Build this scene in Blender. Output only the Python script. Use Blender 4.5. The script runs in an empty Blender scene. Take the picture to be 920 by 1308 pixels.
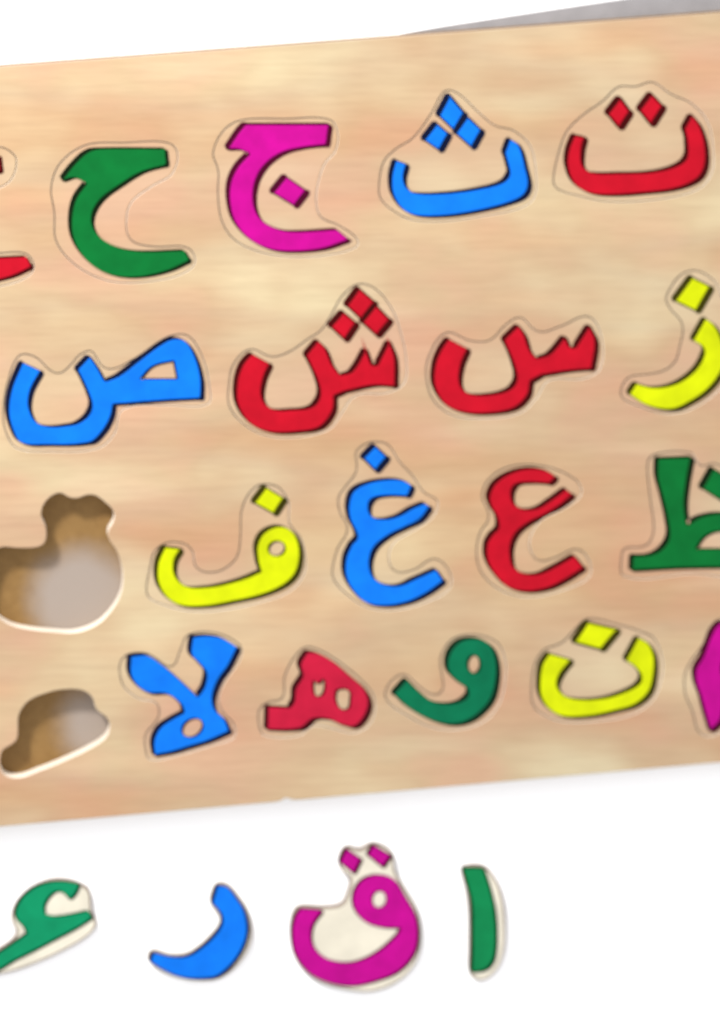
import bpy, math, random
from mathutils import Vector, Matrix
random.seed(7)
S = bpy.context.scene
COL = S.collection

# ------------------------------------------------------------------ camera
K = 0.00025                      # metres on the board per photograph pixel
BOARD_TOP = 0.0095               # height of the board's upper face
D = 1.25                         # camera distance
T = Vector((0, 0, BOARD_TOP))
tilt = math.radians(10.0)
az = Vector((-0.62, 0.78, 0)).normalized()
zc = Vector((az.x*math.sin(tilt), az.y*math.sin(tilt), math.cos(tilt)))
xc = Vector((0, 1, 0)).cross(zc).normalized()
yc = zc.cross(xc)
R = Matrix((xc, yc, zc)).transposed()
cam_d = bpy.data.cameras.new('camera')
cam = bpy.data.objects.new('camera', cam_d)
COL.objects.link(cam)
CP = T + zc*D
cam.matrix_world = Matrix.Translation(CP) @ R.to_4x4()
cam_d.sensor_fit = 'HORIZONTAL'
cam_d.sensor_width = 36
HALF = 460*K
cam_d.lens = 18*D/HALF
cam_d.clip_start = 0.05
cam_d.clip_end = 50
cam_d.dof.use_dof = True
cam_d.dof.focus_distance = D*0.93     # the photograph is slightly soft all over
cam_d.dof.aperture_fstop = 9.0
S.camera = cam

def P(u, v, z):
    """point on the horizontal plane z that lies under photograph position (u, v)"""
    d = R @ Vector(((u-460)/460*HALF/D, -(v-654)/460*HALF/D, -1))
    t = (z - CP.z)/d.z
    return CP + d*t

# ------------------------------------------------------------------ world, lamp, exposure
w = bpy.data.worlds.new('World'); S.world = w; w.use_nodes = True
w.node_tree.nodes['Background'].inputs[0].default_value = (0.985, 0.985, 1.0, 1)
w.node_tree.nodes['Background'].inputs[1].default_value = 1.07
def area(name, loc, target, size, power, color):
    l = bpy.data.lights.new(name, 'AREA'); l.shape = 'DISK'; l.size = size; l.energy = power; l.color = color
    o = bpy.data.objects.new(name, l); COL.objects.link(o)
    o.location = loc
    o.rotation_euler = (Vector(target)-Vector(loc)).to_track_quat('-Z', 'Y').to_euler()
    return o
ea, ed = math.radians(38), 0.85
ld = Vector((-0.62, 0.78, 0)).normalized()
area('window_lamp', (ld.x*math.cos(ea)*ed, ld.y*math.cos(ea)*ed + 0.03, math.sin(ea)*ed), (0, 0, 0), 0.12, 9.6, (1.0, 0.975, 0.94))
S.view_settings.view_transform = 'Standard'
S.view_settings.look = 'None'
S.view_settings.exposure = 0.24
S.view_settings.gamma = 1
S.render.engine = 'CYCLES'
S.cycles.max_bounces = 8

# ------------------------------------------------------------------ materials
def s2l(c):
    return tuple((x/255/12.92 if x/255 <= 0.04045 else ((x/255+0.055)/1.055)**2.4) for x in c)
def new_mat(name, color, rough=0.5, spec=0.5):
    m = bpy.data.materials.new(name); m.use_nodes = True
    b = m.node_tree.nodes['Principled BSDF']
    b.inputs['Base Color'].default_value = (*color, 1)
    b.inputs['Roughness'].default_value = rough
    b.inputs['Specular IOR Level'].default_value = spec
    return m, m.node_tree, b
def ramp(nt, stops):
    r = nt.nodes.new('ShaderNodeValToRGB'); e = r.color_ramp.elements
    e[0].position, e[0].color = stops[0][0], (*stops[0][1], 1)
    e[1].position, e[1].color = stops[-1][0], (*stops[-1][1], 1)
    for p, c in stops[1:-1]:
        k = e.new(p); k.color = (*c, 1)
    return r
def noise(nt, vec, scale, detail=3, rough=0.5, mapscale=None, rot=0.0, off=(0, 0, 0)):
    n = nt.nodes.new('ShaderNodeTexNoise')
    n.inputs['Scale'].default_value = scale; n.inputs['Detail'].default_value = detail
    n.inputs['Roughness'].default_value = rough
    mp = nt.nodes.new('ShaderNodeMapping')
    if mapscale: mp.inputs['Scale'].default_value = mapscale
    mp.inputs['Rotation'].default_value = (0, 0, rot)
    mp.inputs['Location'].default_value = off
    nt.links.new(vec, mp.inputs['Vector']); nt.links.new(mp.outputs[0], n.inputs['Vector'])
    return n
def mix(nt, blend, fac, a, b):
    m = nt.nodes.new('ShaderNodeMix'); m.data_type = 'RGBA'; m.blend_type = blend
    for sock, v in ((m.inputs[0], fac), (m.inputs[6], a), (m.inputs[7], b)):
        if hasattr(v, 'links') or hasattr(v, 'is_linked'): nt.links.new(v, sock)
        elif isinstance(v, (int, float)): sock.default_value = v
        else: sock.default_value = (*v, 1)
    return m.outputs[2]

def wood_mat(name, gain=1.0, pale=0.0):
    m, nt, b = new_mat(name, (0.5, 0.4, 0.3), 0.42, 0.22)
    tc = nt.nodes.new('ShaderNodeTexCoord'); oi = nt.nodes.new('ShaderNodeObjectInfo')
    add = nt.nodes.new('ShaderNodeVectorMath'); add.operation = 'ADD'
    nt.links.new(tc.outputs['Object'], add.inputs[0]); nt.links.new(oi.outputs['Location'], add.inputs[1])
    vec = add.outputs[0]
    g = lambda c: tuple(gain*x for x in c)
    rot = math.radians(-4.5)
    n1 = noise(nt, vec, 11, 2, 0.45, (1.0, 4.0, 1), rot)                # broad bands of grain
    r1 = ramp(nt, [(0.30, g((0.69, 0.375, 0.215))), (0.44, g((0.66, 0.445, 0.285))), (0.56, g((0.67, 0.49, 0.31))), (0.70, g((0.79, 0.68, 0.46)))])
    nt.links.new(n1.outputs[0], r1.inputs[0])
    n2 = noise(nt, vec, 22, 2, 0.5, (1.0, 1.5, 1), rot, (3, 1, 0))      # blotches of stain
    r2 = ramp(nt, [(0.34, g((0.71, 0.42, 0.29))), (0.50, g((0.63, 0.485, 0.30))), (0.68, g((0.77, 0.71, 0.47)))])
    nt.links.new(n2.outputs[0], r2.inputs[0])
    c = mix(nt, 'MIX', 0.5, r1.outputs[0], r2.outputs[0])
    n3 = noise(nt, vec, 60, 5, 0.65, (1.0, 14, 1), rot, (0, 7, 0))      # fine fibre
    r3 = ramp(nt, [(0.3, (0.86, 0.82, 0.79)), (0.6, (1.05, 1.04, 1.02))])
    nt.links.new(n3.outputs[0], r3.inputs[0])
    c = mix(nt, 'MULTIPLY', 0.52, c, r3.outputs[0])
    n4 = noise(nt, vec, 6, 1, 0.4, (1.0, 6.5, 1), rot, (1.7, 2.3, 0))   # wide heartwood and sapwood bands
    r4 = ramp(nt, [(0.34, (1.0, 0.865, 0.77)), (0.5, (1.0, 0.955, 0.93)), (0.64, (1.10, 1.09, 1.04))])
    nt.links.new(n4.outputs[0], r4.inputs[0])
    c = mix(nt, 'MULTIPLY', 1.0, c, r4.outputs[0])
    if pale: c = mix(nt, 'MIX', pale, c, g((0.70, 0.55, 0.40)))
    nt.links.new(c, b.inputs['Base Color'])
    bp = nt.nodes.new('ShaderNodeBump'); bp.inputs['Strength'].default_value = 0.12; bp.inputs['Distance'].default_value = 0.0002
    nt.links.new(n3.outputs[0], bp.inputs['Height']); nt.links.new(bp.outputs[0], b.inputs['Normal'])
    rr = nt.nodes.new('ShaderNodeMapRange'); rr.inputs[3].default_value = 0.32; rr.inputs[4].default_value = 0.5
    nt.links.new(n2.outputs[0], rr.inputs[0]); nt.links.new(rr.outputs[0], b.inputs['Roughness'])
    return m
def plain(name, color, rough=0.45, spec=0.4, var=0.10, scale=90, bump=0.05):
    if name != 'white_table': color = tuple(x*0.85 for x in color)
    m, nt, b = new_mat(name, color, rough, spec)
    tc = nt.nodes.new('ShaderNodeTexCoord')
    n = noise(nt, tc.outputs['Object'], scale, 4, 0.6)
    r = ramp(nt, [(0.3, tuple(x*(1-var) for x in color)), (0.7, tuple(min(1, x*(1+var)) for x in color))])
    nt.links.new(n.outputs[0], r.inputs[0]); nt.links.new(r.outputs[0], b.inputs['Base Color'])
    bp = nt.nodes.new('ShaderNodeBump'); bp.inputs['Strength'].default_value = bump; bp.inputs['Distance'].default_value = 0.0002
    nt.links.new(n.outputs[0], bp.inputs['Height']); nt.links.new(bp.outputs[0], b.inputs['Normal'])
    return m
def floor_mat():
    # brown hardboard, paler and greyer in the larger right-hand part of each recess
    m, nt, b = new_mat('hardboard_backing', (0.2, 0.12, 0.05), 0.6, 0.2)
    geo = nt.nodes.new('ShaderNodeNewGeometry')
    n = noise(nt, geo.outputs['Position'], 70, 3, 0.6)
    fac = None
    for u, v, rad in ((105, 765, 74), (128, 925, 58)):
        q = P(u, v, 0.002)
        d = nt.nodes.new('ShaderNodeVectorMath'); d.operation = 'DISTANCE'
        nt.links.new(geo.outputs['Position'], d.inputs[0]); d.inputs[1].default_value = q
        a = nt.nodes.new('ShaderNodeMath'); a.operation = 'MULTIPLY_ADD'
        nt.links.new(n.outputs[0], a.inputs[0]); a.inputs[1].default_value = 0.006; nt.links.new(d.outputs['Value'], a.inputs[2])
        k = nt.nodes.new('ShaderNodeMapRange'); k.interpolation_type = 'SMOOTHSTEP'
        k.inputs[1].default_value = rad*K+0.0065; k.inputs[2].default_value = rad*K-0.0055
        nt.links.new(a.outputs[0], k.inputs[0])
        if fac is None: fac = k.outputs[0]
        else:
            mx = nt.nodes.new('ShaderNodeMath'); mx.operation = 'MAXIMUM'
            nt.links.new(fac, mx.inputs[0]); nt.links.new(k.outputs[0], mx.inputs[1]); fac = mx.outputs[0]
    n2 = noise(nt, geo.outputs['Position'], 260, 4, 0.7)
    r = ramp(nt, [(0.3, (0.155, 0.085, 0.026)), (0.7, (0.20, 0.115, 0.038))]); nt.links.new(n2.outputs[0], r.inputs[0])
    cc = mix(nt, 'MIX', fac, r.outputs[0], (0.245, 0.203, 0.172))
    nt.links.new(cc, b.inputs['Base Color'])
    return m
def paint(name, color):
    return plain(name, color, 0.5, 0.06, 0.13, 120, 0.10)
M = dict(
    board=wood_mat('printed_wood', 0.515),
    tile=wood_mat('tile_wood', 0.525, 0.15),
    tile_pale=plain('pale_tile_wood', (0.58, 0.54, 0.44), 0.5, 0.3),
    side=plain('sawn_wood_edge', (0.86, 0.77, 0.66), 0.6, 0.2),
    tile_side=plain('tile_sawn_edge', (0.22, 0.17, 0.135), 0.6, 0.3),
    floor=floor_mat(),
    rim=plain('board_rim', (0.40, 0.33, 0.28), 0.6, 0.2),
    table=plain('white_table', (0.93, 0.93, 0.93), 0.5, 0.3, 0.01, 6, 0.0),
    wedge=plain('wedge_grey', (0.26, 0.25, 0.255), 0.8, 0.2),
    red=paint('red_paint', (0.37, 0.003, 0.013)),
    rose=paint('rose_paint', (0.38, 0.008, 0.032)),
    blue=paint('blue_paint', (0.003, 0.135, 0.62)),
    green=paint('green_paint', (0.001, 0.110, 0.020)),
    teal=paint('blue_green_paint', (0.001, 0.115, 0.050)),
    jade=paint('jade_paint', (0.003, 0.20, 0.085)),
    leaf=paint('leaf_green_paint', (0.003, 0.165, 0.052)),
    magenta=paint('magenta_paint', (0.37, 0.0015, 0.19)),
    yellow=paint('yellow_paint', (0.46, 0.52, 0.002)),
)
INK = {k: plain('dark_edge_'+k, tuple(x*0.45 for x in c), 0.6, 0.04, 0.2) for k, c in dict(
    red=(0.09, 0.004, 0.004), rose=(0.09, 0.006, 0.01), blue=(0.006, 0.012, 0.05), green=(0.008, 0.022, 0.006),
    teal=(0.006, 0.035, 0.015), jade=(0.006, 0.06, 0.03), leaf=(0.006, 0.05, 0.02), magenta=(0.11, 0.003, 0.03), yellow=(0.07, 0.06, 0.004)).items()}

# ------------------------------------------------------------------ outline tools (photograph positions)
def smooth(pts, step=2.0):
    """closed outline through the points; a third value marks a sharp corner"""
    n = len(pts); out = []
    V = [Vector(p[:2]) for p in pts]; C = [len(p) > 2 for p in pts]
    def tan(i):
        a, b = V[i-1], V[(i+1) % n]
        return (b-a).normalized()
    for i in range(n):
        a, b = V[i], V[(i+1) % n]; L = (b-a).length
        if L < 1e-6: continue
        ta = (b-a).normalized() if C[i] else tan(i)
        tb = (b-a).normalized() if C[(i+1) % n] else tan((i+1) % n)
        k = max(2, int(L/step))
        for j in range(k):
            t = j/k; t2 = t*t; t3 = t2*t
            out.append(a*(2*t3-3*t2+1) + ta*L*(t3-2*t2+t) + b*(-2*t3+3*t2) + tb*L*(t3-t2))
    for _ in range(1):                     # takes the knife edge off the corners
        out = [out[i]*0.6 + (out[i-1]+out[(i+1) % len(out)])*0.2 for i in range(len(out))]
    return out
def soften(poly, k):
    for _ in range(k):
        poly = [poly[i]*0.5 + (poly[i-1]+poly[(i+1) % len(poly)])*0.25 for i in range(len(poly))]
    return poly
def area2(p):
    return sum(p[i-1].x*p[i].y - p[i].x*p[i-1].y for i in range(len(p)))
OD = Vector((0.85, 0.53))
def offset(poly, f):
    """move outwards; f(normal) gives the distance"""
    s = 1 if area2(poly) > 0 else -1; n = len(poly); out = []
    for i in range(n):
        t = (poly[(i+1) % n]-poly[i-1]).normalized(); nn = Vector((t.y, -t.x))*s
        out.append(poly[i] + nn*f(nn))
    return out
def ell(cx, cy, rx, ry, rot=0, n=18):
    c, s = math.cos(rot), math.sin(rot)
    return [(cx+rx*math.cos(a)*c-ry*math.sin(a)*s, cy+rx*math.cos(a)*s+ry*math.sin(a)*c) for a in [2*math.pi*i/n for i in range(n)]]

def solid(name, polys, z0, z1, mats, origin, parent=None, bevel=0.00008):
    """slab with the given closed outlines (the second and later are openings) between heights z0 and z1"""
    cd = bpy.data.curves.new('tmp', 'CURVE'); cd.dimensions = '2D'; cd.fill_mode = 'BOTH'
    t = z1-z0
    bevel = min(bevel, t*0.45)
    cd.bevel_depth = bevel; cd.bevel_resolution = 2 if bevel > 0.0004 else 1; cd.extrude = t/2-bevel; cd.offset = -bevel
    for poly in polys:
        sp = cd.splines.new('POLY'); sp.points.add(len(poly)-1); sp.use_cyclic_u = True
        for q, p in zip(sp.points, poly):
            wp = P(p.x, p.y, z1) - origin
            q.co = (wp.x, wp.y, 0, 1)
    tmp = bpy.data.objects.new('tmp', cd); COL.objects.link(tmp)
    dg = bpy.context.evaluated_depsgraph_get()
    me = bpy.data.meshes.new_from_object(tmp.evaluated_get(dg))
    bpy.data.objects.remove(tmp); bpy.data.curves.remove(cd)
    me.name = name
    me.transform(Matrix.Translation((0, 0, (z0+z1)/2-origin.z)))
    me.materials.clear()
    for m in mats: me.materials.append(m)
    if len(mats) > 1:
        for p in me.polygons: p.material_index = 0 if p.normal.z > (0.97 if bevel > 0.0004 else 0.8) else 1
    for p in me.polygons: p.use_smooth = False
    o = bpy.data.objects.new(name, me); COL.objects.link(o)
    if parent is None: o.location = origin
    else: o.parent = parent
    return o
def tag(o, label=None, cat=None, group=None, kind=None):
    for k, v in (('label', label), ('category', cat), ('group', group), ('kind', kind)):
        if v: o[k] = v
    return o

# ------------------------------------------------------------------ the letters
# each: frame (x, y, scale) of its own drawing, outline of the wooden tile, outline of the painted letter, its openings, its dots
c = 1
LET = {}
LET['hah'] = dict(f=(0, 120, .2826), col='green',
 base=[(225,420),(270,300),(390,215),(560,205),(760,205),(812,260),(785,370),(690,430),(600,500),(580,580),(600,650),(700,675),(850,680),(893,760),(830,825),(680,862),(520,865),(400,825),(300,750),(245,660),(240,540)],
 body=[(282,388,c),(330,325),(400,262),(470,250),(745,250,c),(752,318,c),(640,350),(540,410),(460,470),(420,530),(415,590),(450,650),(530,695),(640,715),(832,710,c),(855,752,c),(760,795),(640,822),(530,820),(440,785),(370,720),(330,640),(325,550),(345,470),(395,400,c),(340,375)])
LET['jeem'] = dict(f=(250, 120, .2609), col='magenta',
 base=[(78,290),(130,170),(220,112),(440,105),(660,110),(707,190),(692,290),(640,350),(612,430),(600,520),(620,590),(700,625),(800,700),(795,760),(640,805),(460,812),(300,785),(180,720),(120,620),(102,480),(105,380)],
 body=[(155,268,c),(210,185),(240,150,c),(655,150,c),(642,248,c),(520,262),(420,290),(340,350),(295,430),(285,530),(315,610),(380,655),(470,675),(690,665,c),(750,715,c),(620,757),(470,770),(360,757),(260,705),(190,620),(165,520),(170,430),(205,355),(265,290,c),(215,270)],
 dots=[[(440,402,c),(545,475,c),(487,550,c),(375,482,c)]])
LET['theh'] = dict(f=(480, 100, .2391), col='blue',
 base=[(10,580),(35,440),(100,365),(200,300),(290,180),(370,50),(440,60),(560,170),(640,235),(740,262),(835,350),(868,500),(855,650),(760,715),(560,755),(380,780),(200,775),(80,715),(20,650)],
 body=[(105,440,c),(165,460,c),(150,530),(165,585),(210,615),(380,615),(560,590),(680,555),(715,510),(705,450),(690,395,c),(715,325,c),(765,360),(800,470),(818,570),(790,628),(700,668),(540,708),(380,732),(230,732),(150,700),(95,620),(85,530)],
 dots=[[(395,100,c),(468,188,c),(420,268,c),(345,195,c)],[(325,248,c),(385,300,c),(342,378,c),(265,325,c)],[(490,212,c),(560,280,c),(515,362,c),(435,290,c)]])
LET['teh'] = dict(f=(700, 80, .2391), col='red',
 base=[(22,640),(50,480),(100,350),(190,260),(290,190),(380,110),(470,110),(560,85),(660,150),(770,200),(860,300),(895,450),(885,600),(800,695),(600,745),(340,760),(150,725),(50,690)],
 body=[(140,390,c),(198,400,c),(182,470),(187,550),(230,588),(400,592),(560,585),(680,555),(740,510),(745,420),(730,350,c),(768,280,c),(812,340),(842,440),(842,550),(800,622),(680,672),(500,695),(330,705),(220,692),(140,640),(105,550),(110,470)],
 dots=[[(385,185,c),(442,265,c),(385,352,c),(318,270,c)],[(552,165,c),(618,235,c),(555,335,c),(488,250,c)]])
LET['sad'] = dict(f=(0, 400, .3043), col='blue',
 base=[(8,400),(28,280),(80,165),(150,170),(240,240),(300,200),(330,165),(385,145),(450,220),(560,180),(700,88),(790,80),(855,170),(888,300),(878,392),(700,400),(520,415),(490,510),(410,582),(200,595),(70,580),(18,500)],
 body=[(92,208,c),(172,245,c),(128,330),(125,410),(170,470),(300,470),(360,440),(385,390),(370,330),(325,235,c),(375,182,c),(405,225),(440,288,c),(500,262),(600,185),(680,128),(730,108),(780,122),(822,190),(845,280),(845,357,c),(700,365),(478,382,c),(465,440),(430,500),(380,542),(200,552),(90,542),(50,480),(35,400),(50,310)],
 holes=[[(585,278,c),(640,222),(732,198,c),(748,278,c)]])
LET['sheen'] = dict(f=(280, 350, .2826), col='red',
 base=[(38,500),(60,400),(140,325),(240,360),(320,335),(400,280),(460,240),(500,180),(560,80),(640,28),(725,65),(795,160),(825,240),(855,380),(845,500),(760,552),(620,562),(560,640),(500,715),(350,752),(200,742),(90,675),(38,595)],
 body=[(145,362,c),(230,408,c),(200,480),(195,560),(235,610),(330,615),(420,600),(455,550),(445,480),(393,365,c),(445,302,c),(480,340),(510,410),(545,458,c),(600,440),(662,340,c),(690,415,c),(715,412,c),(768,305,c),(795,380),(797,507,c),(700,503),(570,530,c),(522,550,c),(515,620),(460,690),(360,712),(230,712),(140,672),(85,590),(80,490),(105,410)],
 dots=[[(632,72,c),(698,130,c),(645,198,c),(583,140,c)],[(560,178,c),(615,225,c),(570,292,c),(510,235,c)],[(707,148,c),(767,210,c),(715,272,c),(653,215,c)]])
LET['seen'] = dict(f=(530, 380, .2826), col='red',
 base=[(55,270),(140,145),(250,180),(340,178),(410,110),(480,75),(560,140),(660,115),(790,72),(855,180),(845,330),(760,382),(610,388),(560,460),(480,535),(330,560),(180,550),(88,485),(48,380)],
 body=[(150,188,c),(240,235,c),(210,310),(205,390),(240,435),(340,440),(430,415),(460,370),(445,290),(403,190,c),(467,128,c),(495,170),(520,240),(550,277,c),(610,255),(678,178,c),(700,228,c),(725,228,c),(788,128,c),(818,200),(802,322,c),(700,330),(575,350,c),(525,378,c),(510,445),(450,500),(340,522),(220,517),(140,482),(90,400),(90,310),(115,240)])
LET['zain'] = dict(f=(780, 330, .16055), col='yellow',
 base=[(560,105),(680,70),(835,155),(905,300),(960,500),(1015,700),(995,900),(905,1035),(760,1160),(600,1240),(430,1260),(250,1210),(90,1130),(78,1020),(150,920),(300,895),(430,865),(510,800),(540,700),(565,540),(480,430),(430,330),(470,220)],
 body=[(752,480,c),(658,648,c),(735,700),(745,760),(690,870),(590,960),(470,1015),(330,1030),(200,998,c),(150,1075,c),(260,1150),(400,1195),(520,1195),(640,1140),(760,1060),(850,960),(905,850),(905,730),(870,610),(820,530)],
 dots=[[(645,148,c),(802,228,c),(690,422,c),(508,335,c)]])
LET['feh'] = dict(f=(180, 600, .2391), col='yellow',
 base=[(22,640),(42,520),(65,430),(140,372),(240,380),(288,430),(302,508),(345,530),(430,520),(508,455),(525,350),(530,220),(570,120),(640,62),(740,78),(802,170),(805,280),(862,350),(890,450),(882,565),(800,665),(640,725),(420,770),(250,772),(110,735),(42,700)],
 body=[(125,415,c),(215,425,c),(180,490),(185,570),(240,625),(350,630),(460,610),(560,580),(642,545,c),(625,480),(622,400),(660,335),(740,305),(810,335),(845,400),(850,480),(825,560),(760,620),(640,670),(500,702),(360,727),(220,725),(140,680),(92,600),(90,500)],
 holes=[ell(727,422,48,42)], dots=[[(665,92,c),(768,155,c),(715,238,c),(602,175,c)]])
LET['ghain'] = dict(f=(420, 560, .19565), col='blue',
 base=[(15,850),(55,700),(115,590),(68,500),(55,380),(120,280),(175,200),(170,80),(265,5),(390,20),(475,140),(560,230),(625,330),(725,400),(695,520),(560,620),(440,690),(405,770),(440,850),(560,835),(700,765),(810,880),(795,1000),(610,1100),(400,1145),(230,1115),(90,1015),(25,930)],
 body=[(130,430),(160,345),(250,295),(390,270),(490,280),(545,315,c),(520,375,c),(380,372),(290,392),(262,440),(280,510),(350,530),(450,510),(540,460),(622,425,c),(662,450,c),(600,530),(500,580),(400,630),(310,700),(275,770),(270,850),(300,920),(380,960),(470,960),(560,920),(700,858,c),(750,935,c),(640,1012),(520,1067),(380,1092),(250,1072),(160,990),(110,890),(112,780),(150,690,c),(185,650),(175,600),(138,520)],
 dots=[[(300,45,c),(385,125,c),(310,215,c),(222,125,c)]])
LET['ain'] = dict(f=(600, 580, .18478), col='red',
 base=[(38,680),(65,530),(125,430),(75,300),(125,160),(270,65),(480,55),(640,100),(770,190),(780,300),(650,400),(510,470),(440,560),(430,640),(480,715),(600,690),(745,635),(838,720),(840,860),(670,955),(480,1005),(330,1005),(170,935),(68,820)],
 body=[(135,290),(180,200),(290,130),(420,102),(530,118),(598,162,c),(560,202,c),(420,195),(322,210),(290,270),(310,350),(380,385),(470,375),(560,320),(662,245,c),(715,285,c),(620,362),(520,422),(420,470),(330,540),(290,620),(285,710),(310,790),(380,830),(480,830),(590,780),(722,705,c),(790,790,c),(660,872),(540,927),(400,948),(270,918),(170,820),(120,720),(120,620),(155,555,c),(198,510),(190,430),(150,360)])
LET['zah'] = dict(f=(770, 560, .16304), col='green',
 base=[(345,170),(420,95),(700,88),(770,190),(880,170),(1090,300),(1090,500),(1210,600),(1270,800),(1255,1090),(700,1085),(170,1105),(140,900),(180,835),(340,815),(390,720),(360,450)],
 body=[(430,160,c),(697,150,c),(660,350),(645,520),(662,680,c),(760,620),(920,590),(1060,620),(1150,700),(1190,850),(1180,1005,c),(600,1012),(230,1032,c),(235,925,c),(380,912),(470,860),(520,770),(510,640),(470,460),(430,300)],
 holes=[[(725,868,c),(800,765),(920,725),(1020,770),(1060,868,c)]], dots=[[(860,235,c),(1030,330,c),(950,500,c),(775,388,c)]])
LET['lamalef'] = dict(f=(150, 790, .18478), col='blue',
 base=[(8,310),(60,232),(200,218),(300,275),(375,315),(425,215),(490,92),(700,82),(868,185),(858,300),(755,450),(715,560),(745,640),(820,720),(818,838),(660,898),(420,968),(225,998),(185,900),(188,790),(280,665),(262,600),(160,582),(45,495),(10,400)],
 body=[(90,262,c),(200,258),(300,318),(420,420),(552,545,c),(600,470),(612,370),(560,300),(510,240),(518,130,c),(620,122),(720,138),(832,205,c),(770,330),(700,430),(660,550),(680,640),(740,700),(775,782,c),(640,842),(480,892),(380,922),(258,945,c),(250,850),(290,760),(370,700),(462,650,c),(440,590),(350,522),(220,512),(140,462),(90,380)],
 holes=[ell(520,757,80,64,-0.5)])
LET['heh'] = dict(f=(320, 800, .18478), col='rose',
 base=[(380,122),(480,142),(600,212),(745,325),(858,450),(878,560),(838,690),(720,760),(560,728),(440,708),(340,778),(100,778),(52,700),(55,560),(130,500),(215,480),(225,350),(290,210)],
 body=[(390,180,c),(450,185),(560,240),(680,340),(780,430),(820,520),(800,610),(730,690),(640,680),(540,640),(440,640),(360,700),(250,715),(115,712,c),(120,558,c),(270,565,c),(300,520),(310,430),(360,340,),(345,260)],
 holes=[[(432,372,c),(470,395),(505,365),(520,420),(500,480),(455,485),(432,440)],[(590,440,c),(640,430),(690,455),(695,520),(680,575),(620,570),(585,500)]])
LET['waw'] = dict(f=(480, 790, .19565), col='teal',
 base=[(52,490),(105,385),(190,345),(290,425),(380,480),(432,455),(425,380),(415,250),(500,115),(650,85),(795,135),(858,250),(858,420),(815,575),(705,697),(520,748),(350,728),(180,640),(82,570)],
 body=[(200,400,c),(270,470),(360,540),(460,560),(550,545),(605,500),(598,450,c),(530,405),(472,330),(482,230),(550,152),(660,135),(750,180),(790,280),(790,400),(760,520),(690,610),(600,670),(500,690),(390,670),(280,620),(190,560),(120,490,c)],
 holes=[ell(642,300,46,62,-0.15)])
LET['noon'] = dict(f=(670, 780, .20652), col='yellow',
 base=[(35,500),(55,330),(120,225),(230,180),(315,95),(395,30),(600,70),(710,105),(810,155),(868,300),(858,440),(805,565),(680,658),(500,698),(250,708),(105,658),(45,590)],
 body=[(150,268,c),(290,308,c),(220,400),(205,470),(250,530),(350,552),(500,542),(630,500),(712,450),(722,400),(690,350),(628,305,c),(702,168,c),(770,210),(805,290),(800,420),(770,510),(690,580),(560,620),(400,652),(240,652),(150,602),(100,520),(95,420),(110,330)],
 dots=[[(388,72,c),(582,118,c),(480,242,c),(305,195,c)]])
LET['meem'] = dict(f=(860, 780, .13761), col='magenta',
 base=[(100,780),(100,580),(165,440),(270,300),(330,150),(440,50),(650,100),(825,280),(888,500),(825,745),(645,850),(570,990),(485,1130),(330,1200),(225,1140),(170,950)],
 body=[(440,120),(620,180),(760,330),(800,500),(740,680),(600,760),(480,900),(440,1030),(350,1118,c),(300,950),(260,800),(212,650),(212,540),(280,420),(350,240)],
 holes=[ell(540,540,95,130)])
LET['khah'] = dict(LET['hah'])
LET['khah']['body'] = [((p[0]-22 if p[1] < 420 else p[0]+(14 if p[0] > 700 else 0)),)+tuple(p[1:]) for p in LET['hah']['body']]
LET['khah'].update(f=(-206, 128, .2826), col='red', dots=[[(500,70,c),(590,120,c),(540,200,c),(440,140,c)]],
 base=[(225,420),(270,300),(360,200),(400,80),(500,20),(620,60),(680,180),(760,205),(812,260),(785,370),(690,430),(600,500),(580,580),(600,650),(700,675),(850,680),(893,760),(830,825),(680,862),(520,865),(400,825),(300,750),(245,660),(240,540)])
LOOSE = {}
LOOSE['hook'] = dict(f=(0, 1100, .15217), col='jade',
 base=[(700,205),(752,240),(768,330),(775,430),(815,510),(795,580),(700,665),(500,775),(300,865),(130,925),(0,955),(-150,985),(-220,930),(-170,835),(0,735),(110,655),(135,590),(95,500),(110,400),(180,295),(300,205),(450,155),(600,165)],
 body=[(665,195,c),(640,260),(590,322,c),(540,270),(480,252),(420,290),(372,370),(378,452,c),(460,468),(580,455),(742,420,c),(772,478,c),(640,562),(450,662),(280,752),(120,832),(0,905),(-120,950),(-175,900),(-100,835),(0,768),(120,688),(230,612,c),(208,560),(140,480),(140,400),(200,300),(300,222),(420,182),(540,176)])
LOOSE['reh'] = dict(f=(170, 1110, .18478), col='blue',
 base=[(590,100),(550,150),(535,240),(600,330),(600,390),(530,475),(450,548),(370,592),(250,598),(130,568),(103,635),(210,715),(340,762),(480,778),(600,762),(715,680),(800,560),(825,440),(795,290),(730,190),(665,118)],
 body=[(582,118,c),(550,235,c),(612,310),(618,380),(560,470),(470,552),(380,606),(270,612),(140,582,c),(122,640,c),(220,700),(340,747),(470,757),(580,740),(680,660),(760,540),(790,420),(770,300),(710,200),(650,130)])
LOOSE['qaf'] = dict(f=(350, 1060, .22826), col='magenta',
 base=[(140,430),(280,432),(380,415),(412,350),(425,270),(380,235),(362,170),(405,95),(480,110),(560,75),(665,130),(680,230),(745,340),(805,450),(828,600),(800,740),(710,845),(560,908),(400,898),(240,848),(130,742),(92,600),(103,480)],
 body=[(150,443,c),(272,453,c),(215,540),(215,640),(280,715),(380,745),(480,735),(590,680),(690,590),(712,548,c),(610,545),(515,515),(452,440),(450,350),(500,280),(580,255),(670,280),(730,370),(790,480),(805,600),(780,700),(700,790),(580,842),(440,872),(300,852),(190,792),(120,690),(105,580),(120,490)],
 holes=[ell(590,390,42,48)], dots=[[(405,105,c),(490,165,c),(450,247,c),(368,180,c)],[(555,85,c),(657,145,c),(610,212,c),(523,140,c)]])
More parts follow.
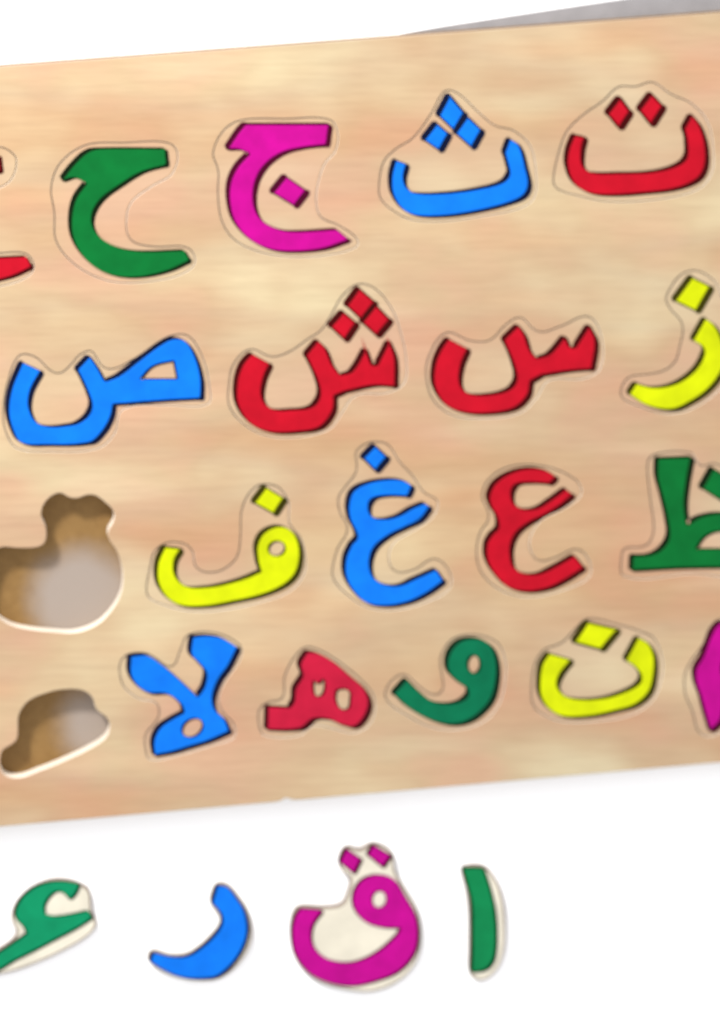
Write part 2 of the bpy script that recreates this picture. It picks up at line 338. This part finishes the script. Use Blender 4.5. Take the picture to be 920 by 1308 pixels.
LOOSE['alef'] = dict(f=(570, 1090, .13755), col='leaf',
 base=[(150,130),(360,125),(475,260),(535,450),(555,650),(545,900),(485,1075),(380,1175),(290,1185),(222,1130),(215,900),(215,600),(188,350),(145,180)],
 body=[(160,140,c),(345,140,c),(410,350),(450,550),(462,800),(440,980),(390,1060),(330,1090,c),(240,1102,c),(248,900),(248,700),(240,450),(190,250)])

def to_photo(pts, f):
    return [(f[0]+p[0]*f[2], f[1]+p[1]*f[2]) + tuple(p[2:]) for p in pts]

def make_letter(spec, z0, z1, mat_tile, label, group, wide=7.5, bev=0.00014, hug=0.0):
    f = spec['f']; ink = INK[spec['col']]; paint = M[spec['col']]
    base = soften(smooth(to_photo(spec['base'], f)), 2)
    if hug: base = soften(offset(base, lambda n: -0.3-hug*n.y*n.y-(3.0 if n.x > 0 else 2.0)*n.x*n.x), 2)
    cu = sum(p.x for p in base)/len(base); cv = sum(p.y for p in base)/len(base)
    org = P(cu, cv, z1); org.z = z0
    root = bpy.data.objects.new('letter_tile', None); COL.objects.link(root); root.location = org
    root.empty_display_size = 0.01
    tag(root, label, 'letter tile', group)
    solid('wooden_tile', [base], z0, z1, [mat_tile, M['tile_side']], org, root, bev)
    za = z1+0.00006; zb = z1+0.00050
    fw = lambda n: 1.2 + wide*abs(n.dot(OD))**1.5
    fn = lambda n: 1.0 + 0.55*wide*abs(n.dot(OD))**1.5
    def piece(name, outer, holes, dz):
        outer = smooth(to_photo(outer, f)); hs = [smooth(to_photo(h, f)) for h in holes]
        # the painted face is drawn in by part of the dark rim
        o = solid(name, [offset(outer, lambda n: -0.45*fn(n)+0.5-(1.0 if name == 'dot' else 0))] + [offset(h, lambda n: 0.4) for h in hs], za, zb, [paint], org, root, 0.00020)
        r = solid('dark_rim', [offset(outer, lambda n: 0.66*fw(n))] + [offset(h, lambda n: -0.6*fn(n)) for h in hs], z1-0.0001, za+0.00004+dz, [ink], org, o, 0.00003)
        return o
    piece('letter_face', spec['body'], spec.get('holes', []), 0)
    for i, d in enumerate(spec.get('dots', [])):
        if len(spec['dots']) == 3:
            mx = sum(p[0] for p in d)/4; my = sum(p[1] for p in d)/4
            d = [(mx+(p[0]-mx)*1.14, my+(p[1]-my)*1.14, 1) for p in d]
        piece('dot', d, [], 0.00002*(i+1))
    return base

# ------------------------------------------------------------------ the table
def slab_mesh(name, x, y, z0, z1, m):
    me = bpy.data.meshes.new(name)
    v = [(-x,-y,z0),(x,-y,z0),(x,y,z0),(-x,y,z0),(-x,-y,z1),(x,-y,z1),(x,y,z1),(-x,y,z1)]
    me.from_pydata(v, [], [(4,5,6,7),(3,2,1,0),(0,1,5,4),(1,2,6,5),(2,3,7,6),(3,0,4,7)])
    me.materials.append(m)
    o = bpy.data.objects.new(name, me); COL.objects.link(o); return o
tag(slab_mesh('table_top', 3.0, 3.0, -0.03, 0.0, M['table']), kind='structure')

# grey sheet, a thin flat slab behind the upper right edge of the board
poly = smooth([(470,52,c),(545,37),(640,22),(780,1),(1000,-30),(1330,-75,c),(1330,60,c),(900,80,c),(500,80,c)], 8)
tag(solid('grey_wedge', [poly], 0.0003, 0.0009, [M['wedge']], P(800, 30, 0), None, 0.00005),
    'flat grey sheet sticking out behind the upper right edge of the board', 'wedge')

# ------------------------------------------------------------------ the board
FILLED = dict(
 khah='red letter cut off by the left edge, beside the dark green one',
 hah='dark green open hooked letter without a dot, in the top row of the board',
 jeem='magenta hooked letter with one diamond dot inside it, in the top row',
 theh='blue shallow bowl letter with three diamond dots above, in the top row',
 teh='red shallow bowl letter with two dots above, top right of the board',
 sad='blue letter with a deep bowl and a closed loop, left of the second row',
 sheen='red toothed letter with three diamond dots above, beside the blue looped letter',
 seen='red toothed letter without dots, right of the red one with three dots',
 zain='yellow curved letter with one dot above, at the right end of the second row',
 feh='yellow letter with a small ringed head and one dot, beside the larger empty recess',
 ghain='blue double-curved letter with one dot on top, middle of the third row',
 ain='red double-curved letter without a dot, right of the blue dotted one',
 zah='dark green letter with a tall upright stroke, cut off at the right edge',
 lamalef='blue crossed two-armed letter with a small eye, in the bottom row of the board',
 heh='rose red knotted letter with two small eyes, in the bottom row of the board',
 waw='blue-green comma shaped letter with a ringed head, in the bottom row of the board',
 noon='yellow bowl letter with one large dot above, in the bottom row of the board',
 meem='magenta letter cut off at the right edge of the photo, in the bottom row')
recesses = []
T0 = 0.0020                                   # top of the backing panel
order = list(FILLED)
for k in order:
    base = make_letter(LET[k], T0+0.0001, BOARD_TOP-0.00042, M['tile'], FILLED[k], 'letter tiles fitted in the board', hug=4.5)
    recesses.append(offset(base, lambda n: 1.1))
hole_q = soften(smooth(to_photo([(0,507),(120,510),(240,505),(292,475),(300,380),(268,300),(285,225),(340,168),(400,150),(450,180),(510,185),(560,165),(620,165),(690,215),(745,275),(742,335),(705,400),(712,450),(765,530),(795,620),(805,710),(790,810),(740,905),(665,990),(580,1040),(480,1066),(350,1060),(200,1045),(60,1010),(-40,930),(-90,800),(-90,680),(-55,570)], (0,600,.19565))), 2)
hole_h = soften(smooth(to_photo([(20,600),(80,565),(130,520),(140,440),(145,330),(220,220),(380,150),(520,125),(650,135),(725,190),(755,280),(840,350),(862,420),(830,505),(700,595),(500,690),(300,770),(150,820),(40,800),(0,730),(5,640)], (0,860,.16304))), 2)
recesses += [hole_q, hole_h]
def top_edge(u): return 85 - 69*u/920
def bot_edge(u): return 1056 - 82*u/920
u0, u1 = -300, 1260
outline = [(u0+14, top_edge(u0)), (0, top_edge(0)), (460, top_edge(460)), (920, top_edge(920)), (u1-14, top_edge(u1)), (u1, top_edge(u1)+14),
           (u1+70, bot_edge(u1)-14), (u1+56, bot_edge(u1)),
           (920, bot_edge(920)), (460, bot_edge(460)), (374, bot_edge(374)), (369, bot_edge(369)-3.5), (363, bot_edge(363)-4), (359, bot_edge(359)),
           (0, bot_edge(0)), (u0+84, bot_edge(u0)), (u0+70, bot_edge(u0)-14), (u0, top_edge(u0)+14)]
outline = [(a, b, c) for a, b in outline]
outer = smooth(outline, 10)
org = P(480, 535, 0); org.z = 0.0
board = bpy.data.objects.new('puzzle_board', None); COL.objects.link(board); board.location = org
board.empty_display_size = 0.02
tag(board, 'pale wooden letter puzzle board with four rows of recesses on the white table', 'puzzle board')
fp = solid('front_panel', [outer]+recesses, T0, BOARD_TOP, [M['board'], M['side']], org, board, 0.00022)
fp.data.materials.append(M['rim'])             # the outer rim is darker than the freshly cut recess walls
EL = [(P(0, e(0), BOARD_TOP), P(920, e(920), BOARD_TOP)) for e in (top_edge, bot_edge)]
for p in fp.data.polygons:
    if p.material_index == 1:
        q = p.center + org
        for a, b in EL:
            d = (b-a).normalized()
            if abs((q.x-a.x)*d.y - (q.y-a.y)*d.x) < 5*K: p.material_index = 2
# backing drawn in a little so its rim stays behind the front panel's
back = [P(p.x, p.y, BOARD_TOP) for p in offset(outer, lambda n: -1.2)]
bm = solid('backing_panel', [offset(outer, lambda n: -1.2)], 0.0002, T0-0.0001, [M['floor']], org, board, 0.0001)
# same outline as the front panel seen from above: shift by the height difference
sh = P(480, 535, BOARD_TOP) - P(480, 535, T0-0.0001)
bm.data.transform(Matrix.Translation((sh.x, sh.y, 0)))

# ------------------------------------------------------------------ the loose letters on the table
make_letter(LOOSE['hook'], 0.0002, 0.0034, M['tile_pale'], 'jade green hooked letter lying loose at the lower left corner of the table', 'loose letter tiles below the board', 3.5, 0.00075)
make_letter(LOOSE['reh'], 0.0002, 0.0034, M['tile_pale'], 'blue crescent shaped letter lying loose on the white table below the board', 'loose letter tiles below the board', 4.5, 0.00075)
make_letter(LOOSE['qaf'], 0.0002, 0.0034, M['tile_pale'], 'magenta bowl letter with a ringed head and two dots, loose on the table', 'loose letter tiles below the board', 3.5, 0.00075)
make_letter(LOOSE['alef'], 0.0002, 0.0034, M['tile_pale'], 'green single upright stroke letter lying loose on the table, rightmost below the board', 'loose letter tiles below the board', 4.5, 0.00075)
